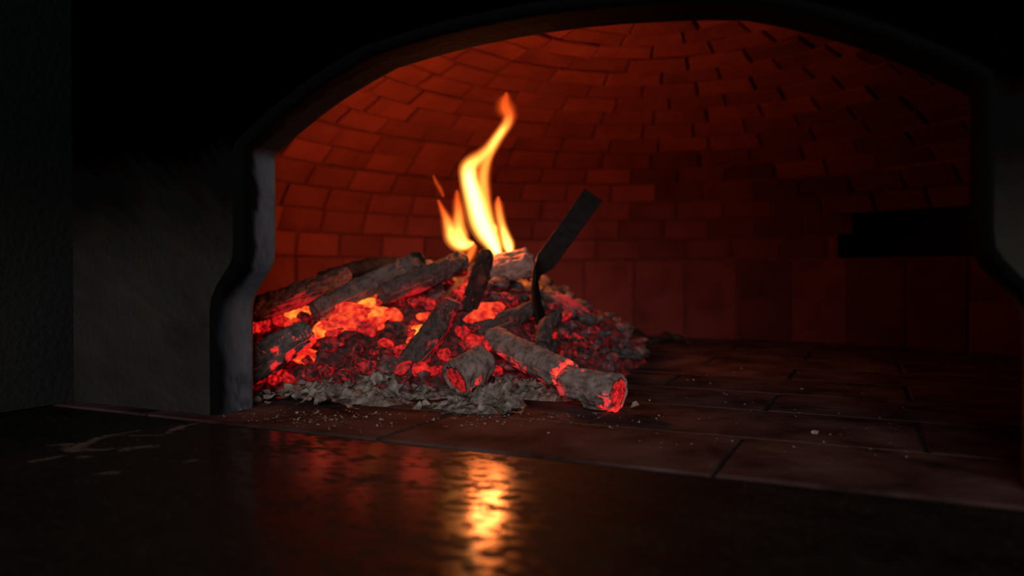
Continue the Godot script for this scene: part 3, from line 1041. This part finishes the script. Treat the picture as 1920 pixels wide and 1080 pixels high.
func build_ash() -> void:
	# powdery ash along the foot of the heap
	var heaps := [[640, 748, 0.75, 0.28, 0.13], [715, 738, 0.42, 0.26, 0.24], [560, 756, 0.6, 0.25, 0.08], [770, 742, 0.4, 0.22, 0.08], [925, 758, 0.32, 0.22, 0.15], [880, 768, 0.45, 0.18, 0.06], [1010, 744, 0.45, 0.22, 0.10], [960, 735, 0.4, 0.3, 0.1], [1070, 715, 0.3, 0.4, 0.08], [1110, 690, 0.35, 0.6, 0.09], [1130, 665, 0.35, 0.8, 0.1], [830, 735, 0.5, 0.4, 0.07], [1080, 745, 0.35, 0.16, 0.04]]
	var hs := []
	for s in heaps:
		var p := ground(s[0], s[1])
		hs.append([p.x / U, -p.z / U, s[2], s[3], s[4]])
	var g := Geo.new()
	var nx := 230
	var nz := 230
	for i in nz:
		for k in nx:
			var x := lerpf(-5.2, -1.3, float(k) / (nx - 1))
			var z := lerpf(4.8, 10.2, float(i) / (nz - 1))
			var y := 0.0
			for s in hs:
				var r := pow((x - s[0]) / s[2], 2) + pow((z - s[1]) / s[3], 2)
				y = maxf(y, s[4] * smoothstep(1.0, 0.0, r))
			var n := fn.get_noise_2d(x * 6.0, z * 6.0)
			var n2 := absf(fn.get_noise_2d(x * 14.0, z * 14.0))
			var n3 := fn.get_noise_2d(x * 32.0, z * 32.0)
			y = y * (0.8 + 0.7 * n + 0.55 * n2 + 0.14 * n3) - 0.018 + 0.012 * n
			g.add(W(x, y, z), Vector2(x, z))
	for i in nz - 1:
		for k in nx - 1:
			var a := i * nx + k
			if maxf(maxf(g.v[a].y, g.v[a + 1].y), maxf(g.v[a + nx].y, g.v[a + nx + 1].y)) < -0.0015: continue
			g.quad(a, a + 1, a + nx + 1, a + nx)
	tag(put("ash_bed", g.mesh(), M.ash), "pale powdery ash spilled along the foot of the heap", "ash", "", "stuff")
	# curled flakes of ash
	var flakes := Geo.new()
	for i in 460:
		var s: Array = hs[rng.randi() % hs.size()]
		var x: float = s[0] + rng.randfn() * s[2] * 0.42
		var z: float = s[1] + rng.randfn() * s[3] * 0.45
		var r := pow((x - s[0]) / s[2], 2) + pow((z - s[1]) / s[3], 2)
		var y: float = s[4] * smoothstep(1.0, 0.0, r) * 0.9
		flake(flakes, W(x, y + 0.004, z), rng.randf_range(0.018, 0.065) * U, Basis.from_euler(Vector3(rng.randfn() * 0.36, rng.randf() * TAU, rng.randfn() * 0.36)))
	tag(put("ash_flakes", flakes.mesh(), M.flake), "curled pale flakes of ash lying on the spilled ash", "ash", "", "stuff")
	# specks on the tiles before the heap
	var specks := Geo.new()
	for i in 420:
		var px := rng.randf_range(420, 1250)
		var py := 775.0 + absf(rng.randfn()) * 16.0
		if i % 3 == 0:
			px = 560.0 + rng.randfn() * 70.0
			py = 785.0 + rng.randfn() * 10.0
		if i % 5 == 0:
			px = rng.randf_range(1180, 1700)
			py = rng.randf_range(690, 860)
		var p := ground(px, py)
		if -p.z / U < 4.0: continue
		flake(specks, p + Vector3(0, 0.0012, 0), rng.randf_range(0.004, 0.013) * U * (2.0 if i % 11 == 0 else 1.0), Basis.from_euler(Vector3(rng.randfn() * 0.25, rng.randf() * TAU, rng.randfn() * 0.25)))
	tag(put("ash_specks", specks.mesh(), M.flake), "small pale specks of ash scattered over the front tiles", "ash", "", "stuff")
	# single large flakes
	var big := Geo.new()
	flake(big, Vector3.ZERO, 0.16 * U, Basis.from_euler(Vector3(0.1, 0.5, 0.12)))
	var o := put("ash_flake", big.mesh(), M.flake, null, ground(1128, 768) + Vector3(0, 0.004, 0))
	tag(o, "large folded flake of pale ash under the split end of the broken log", "ash flake")
	big = Geo.new()
	flake(big, Vector3.ZERO, 0.05 * U, Basis.from_euler(Vector3(-0.2, 1.5, 0.3)))
	o = put("ash_flake", big.mesh(), M.flake, null, ground(1190, 765) + Vector3(0, 0.003, 0))
	tag(o, "small grey ash crumb just right of the broken log's bright end", "ash flake")

func flake(g: Geo, at: Vector3, r: float, b: Basis) -> void:
	var first := g.v.size()
	var sd := rng.randf() * 50.0
	var curl := rng.randf_range(0.15, 0.6)
	var rows := 4
	var cols := 9
	for side in 2:
		for i in rows:
			for k in cols:
				var t := TAU * k / cols
				var f := float(i) / (rows - 1)
				var e := 1.0 + 0.45 * fn.get_noise_2d(cos(t) * 1.8 + sd, sin(t) * 1.8)
				var p := Vector3(cos(t) * f * e, 0, sin(t) * f * e * 0.7)
				p.y = curl * p.x * p.x + 0.18 * fn.get_noise_2d(p.x * 3.0 + sd, p.z * 3.0) - (0.05 if side else -0.02) * (1.0 - f * 0.8)
				g.add(at + b * (p * r))
		var s := first + side * rows * cols
		for i in rows - 1:
			for k in cols:
				var n := (k + 1) % cols
				if side == 0: g.quad(s + i * cols + k, s + i * cols + n, s + (i + 1) * cols + n, s + (i + 1) * cols + k)
				else: g.quad(s + i * cols + n, s + i * cols + k, s + (i + 1) * cols + k, s + (i + 1) * cols + n)
	var last := first + (rows - 1) * cols
	for k in cols:
		var n := (k + 1) % cols
		g.quad(last + n, last + k, last + rows * cols + k, last + rows * cols + n)

func build_iron() -> void:
	# a flat iron bar, bent and twisted: [x, y, depth, half width, width turned towards the eye 0..1]
	var st := [[1113, 365, 7.55, 0.105, 1.0], [1090, 397, 7.6, 0.105, 1.0], [1062, 436, 7.65, 0.105, 1.0], [1040, 466, 7.7, 0.105, 1.0], [1023, 490, 7.72, 0.105, 1.0], [1012, 502, 7.72, 0.095, 0.72], [1005, 513, 7.71, 0.085, 0.3], [1004, 524, 7.7, 0.085, 0.16], [1005, 547, 7.65, 0.085, 0.34], [1008, 570, 7.55, 0.085, 0.44], [1013, 598, 7.45, 0.085, 0.44], [1016, 612, 7.4, 0.085, 0.44]]
	var pts := []
	for s in st: pts.append(P(s[0], s[1], s[2]))
	var base: Vector3 = pts[-1]
	var g := Geo.new()
	var view := -cam.transform.basis.z
	var th := 0.022 * U
	for i in pts.size():
		var d: Vector3 = (pts[mini(i + 1, pts.size() - 1)] - pts[maxi(i - 1, 0)]).normalized()
		var a := d.cross(view).normalized()
		var b := a.cross(d).normalized()
		var ang := acos(clampf(st[i][4], 0, 1))
		var wdir := a * cos(ang) + b * sin(ang)
		var tdir := wdir.cross(d)
		var hw: float = st[i][3] * U
		for c in [[-1, -0.7], [-0.93, -1], [0.93, -1], [1, -0.7], [1, 0.7], [0.93, 1], [-0.93, 1], [-1, 0.7]]:
			g.add(pts[i] - base + wdir * c[0] * hw + tdir * c[1] * th)
	g.grid(pts.size(), 8, 0, true)
	for e in 2:
		var s := (pts.size() - 1) * 8 if e else 0
		for k in range(1, 7):
			if e: g.tri(s, s + k, s + k + 1)
			else: g.tri(s, s + k + 1, s + k)
	tag(put("iron_bar", g.mesh(), M.iron, null, base), "bent flat iron bar standing in the embers right of the flame", "iron bar")

func build_flame() -> void:
	var at := P(905, 480, 8.4)
	var t := thing("flame", at)
	tag(t, "tall wavering yellow flame with side tongues rising from the top of the heap", "flame")
	# tongues: [x, y, half width, heat 0..1]
	var tongues := [
		[[938, 488, 4, 0.9], [931, 470, 9, 1.0], [922, 451, 14, 1.0], [912, 434, 17, 1.0], [902, 412, 18, 1.0], [894, 385, 17, 1.0], [886, 358, 15, 1.0], [880, 335, 13.5, 0.95], [880, 316, 14, 0.74], [889, 304, 12.5, 0.55], [902, 295, 11.5, 0.48], [917, 281, 10, 0.5], [930, 262, 8.5, 0.56], [941, 246, 8, 0.54], [951, 231, 9, 0.34], [954, 216, 12, 0.18], [948, 202, 15, 0.14], [947, 190, 12, 0.11], [949, 180, 7, 0.07], [949, 173, 2, 0.03]],
		[[921, 425, 5, 0.3], [914, 395, 8, 0.34], [908, 365, 10, 0.38], [906, 335, 10, 0.38], [910, 310, 9, 0.36], [920, 285, 6, 0.34], [930, 262, 3, 0.3]],
		[[957, 475, 5, 0.8], [953, 460, 9, 0.85], [947, 442, 8, 0.7], [941, 422, 7, 0.45], [936, 400, 7.5, 0.3], [934, 382, 7, 0.2], [934, 368, 2, 0.1]],
		[[889, 456, 3, 0.5], [877, 458, 9, 0.75], [864, 454, 14, 0.85], [852, 441, 15, 0.75], [843, 425, 11, 0.45], [836, 408, 8, 0.24], [828, 390, 5, 0.12], [821, 374, 2, 0.05]],
		[[862, 458, 12, 0.8], [861, 440, 13, 0.6], [860, 420, 11, 0.42], [860, 398, 9.5, 0.26], [858, 378, 8, 0.14], [857, 356, 3, 0.05]],
		[[832, 370, 2, 0.0], [826, 356, 4.5, 0.0], [818, 342, 4, 0.0], [812, 328, 1.5, 0.0]],
		[[875, 496, 3, 0.12], [879, 484, 7, 0.2], [885, 470, 8, 0.2], [891, 458, 4, 0.2]],
		[[928, 437, 4, 0.5], [927, 428, 6, 0.55], [924, 420, 3, 0.4]]]
	var m := StandardMaterial3D.new()
	m.shading_mode = BaseMaterial3D.SHADING_MODE_UNSHADED
	m.transparency = BaseMaterial3D.TRANSPARENCY_ALPHA
	m.vertex_color_use_as_albedo = true
	m.roughness = 1.0
	m.cull_mode = BaseMaterial3D.CULL_DISABLED
	m.albedo_color = lin(3.6, 3.4, 3.6)
	var view := -cam.transform.basis.z
	for n in tongues.size():
		var raw: Array = tongues[n]
		var cu := Curve3D.new()      # x, y, half width; heat apart
		var pts := []
		for i in raw.size() - 1:      # Catmull-Rom between the given points
			for k in 4:
				var f := k / 4.0
				var v := []
				for c in 4:
					v.append(cubic_interpolate(raw[i][c], raw[i + 1][c], raw[maxi(i - 1, 0)][c], raw[mini(i + 2, raw.size() - 1)][c], f))
				pts.append(v)
		pts.append(raw[-1])
		var g := Geo.new()
		var depth: float = 8.4 + [0.0, 0.06, -0.08, 0.1, 0.02, 0.12, -0.15, 0.05][n]
		# nested skins, each giving off its own share
		for skin in 5:
			var k: float = [1.5, 1.2, 0.93, 0.68, 0.42][skin]
			var al: float = [0.05, 0.11, 0.22, 0.36, 0.55][skin]
			var first := g.v.size()
			for i in pts.size():
				var q: Array = pts[i]
				var sway := 0.12 * sin(i * 0.09 + n)
				var p := P(q[0], q[1], depth + sway)
				var q0: Array = pts[maxi(i - 1, 0)]
				var q1: Array = pts[mini(i + 1, pts.size() - 1)]
				var d := (P(q1[0], q1[1], depth) - P(q0[0], q0[1], depth)).normalized()
				var a := d.cross(view).normalized()
				var b := a.cross(d).normalized()
				var r: float = maxf(q[2], 0.3) / FOCAL * depth * U * k
				var e: float = clampf(q[3], 0, 1)
				var deep := float(skin) / 4.0
				var c := Color(0.42, 0.04, 0.006).lerp(Color(0.7, 0.19, 0.025), smoothstep(0.05, 0.45, e * (0.5 + 0.7 * deep)))
				c = c.lerp(Color(1.0, 0.55, 0.09), smoothstep(0.4, 0.7, e * (0.45 + 0.7 * deep)))
				c = c.lerp(Color(1.0, 0.85, 0.4), smoothstep(0.72, 1.0, e * (0.35 + 0.75 * deep)))
				c.a = al * clampf(0.14 + e * 1.5, 0.1, 1.4)
				if i == 0 or i == pts.size() - 1: c.a *= 0.4
				for s in 12:
					var w := TAU * s / 12
					g.add(p - at + a * cos(w) * r + b * sin(w) * r * 0.8, Vector2.ZERO, c)
			g.grid(pts.size(), 12, first, true)
		put("flame_tongue", g.mesh(), m, t)
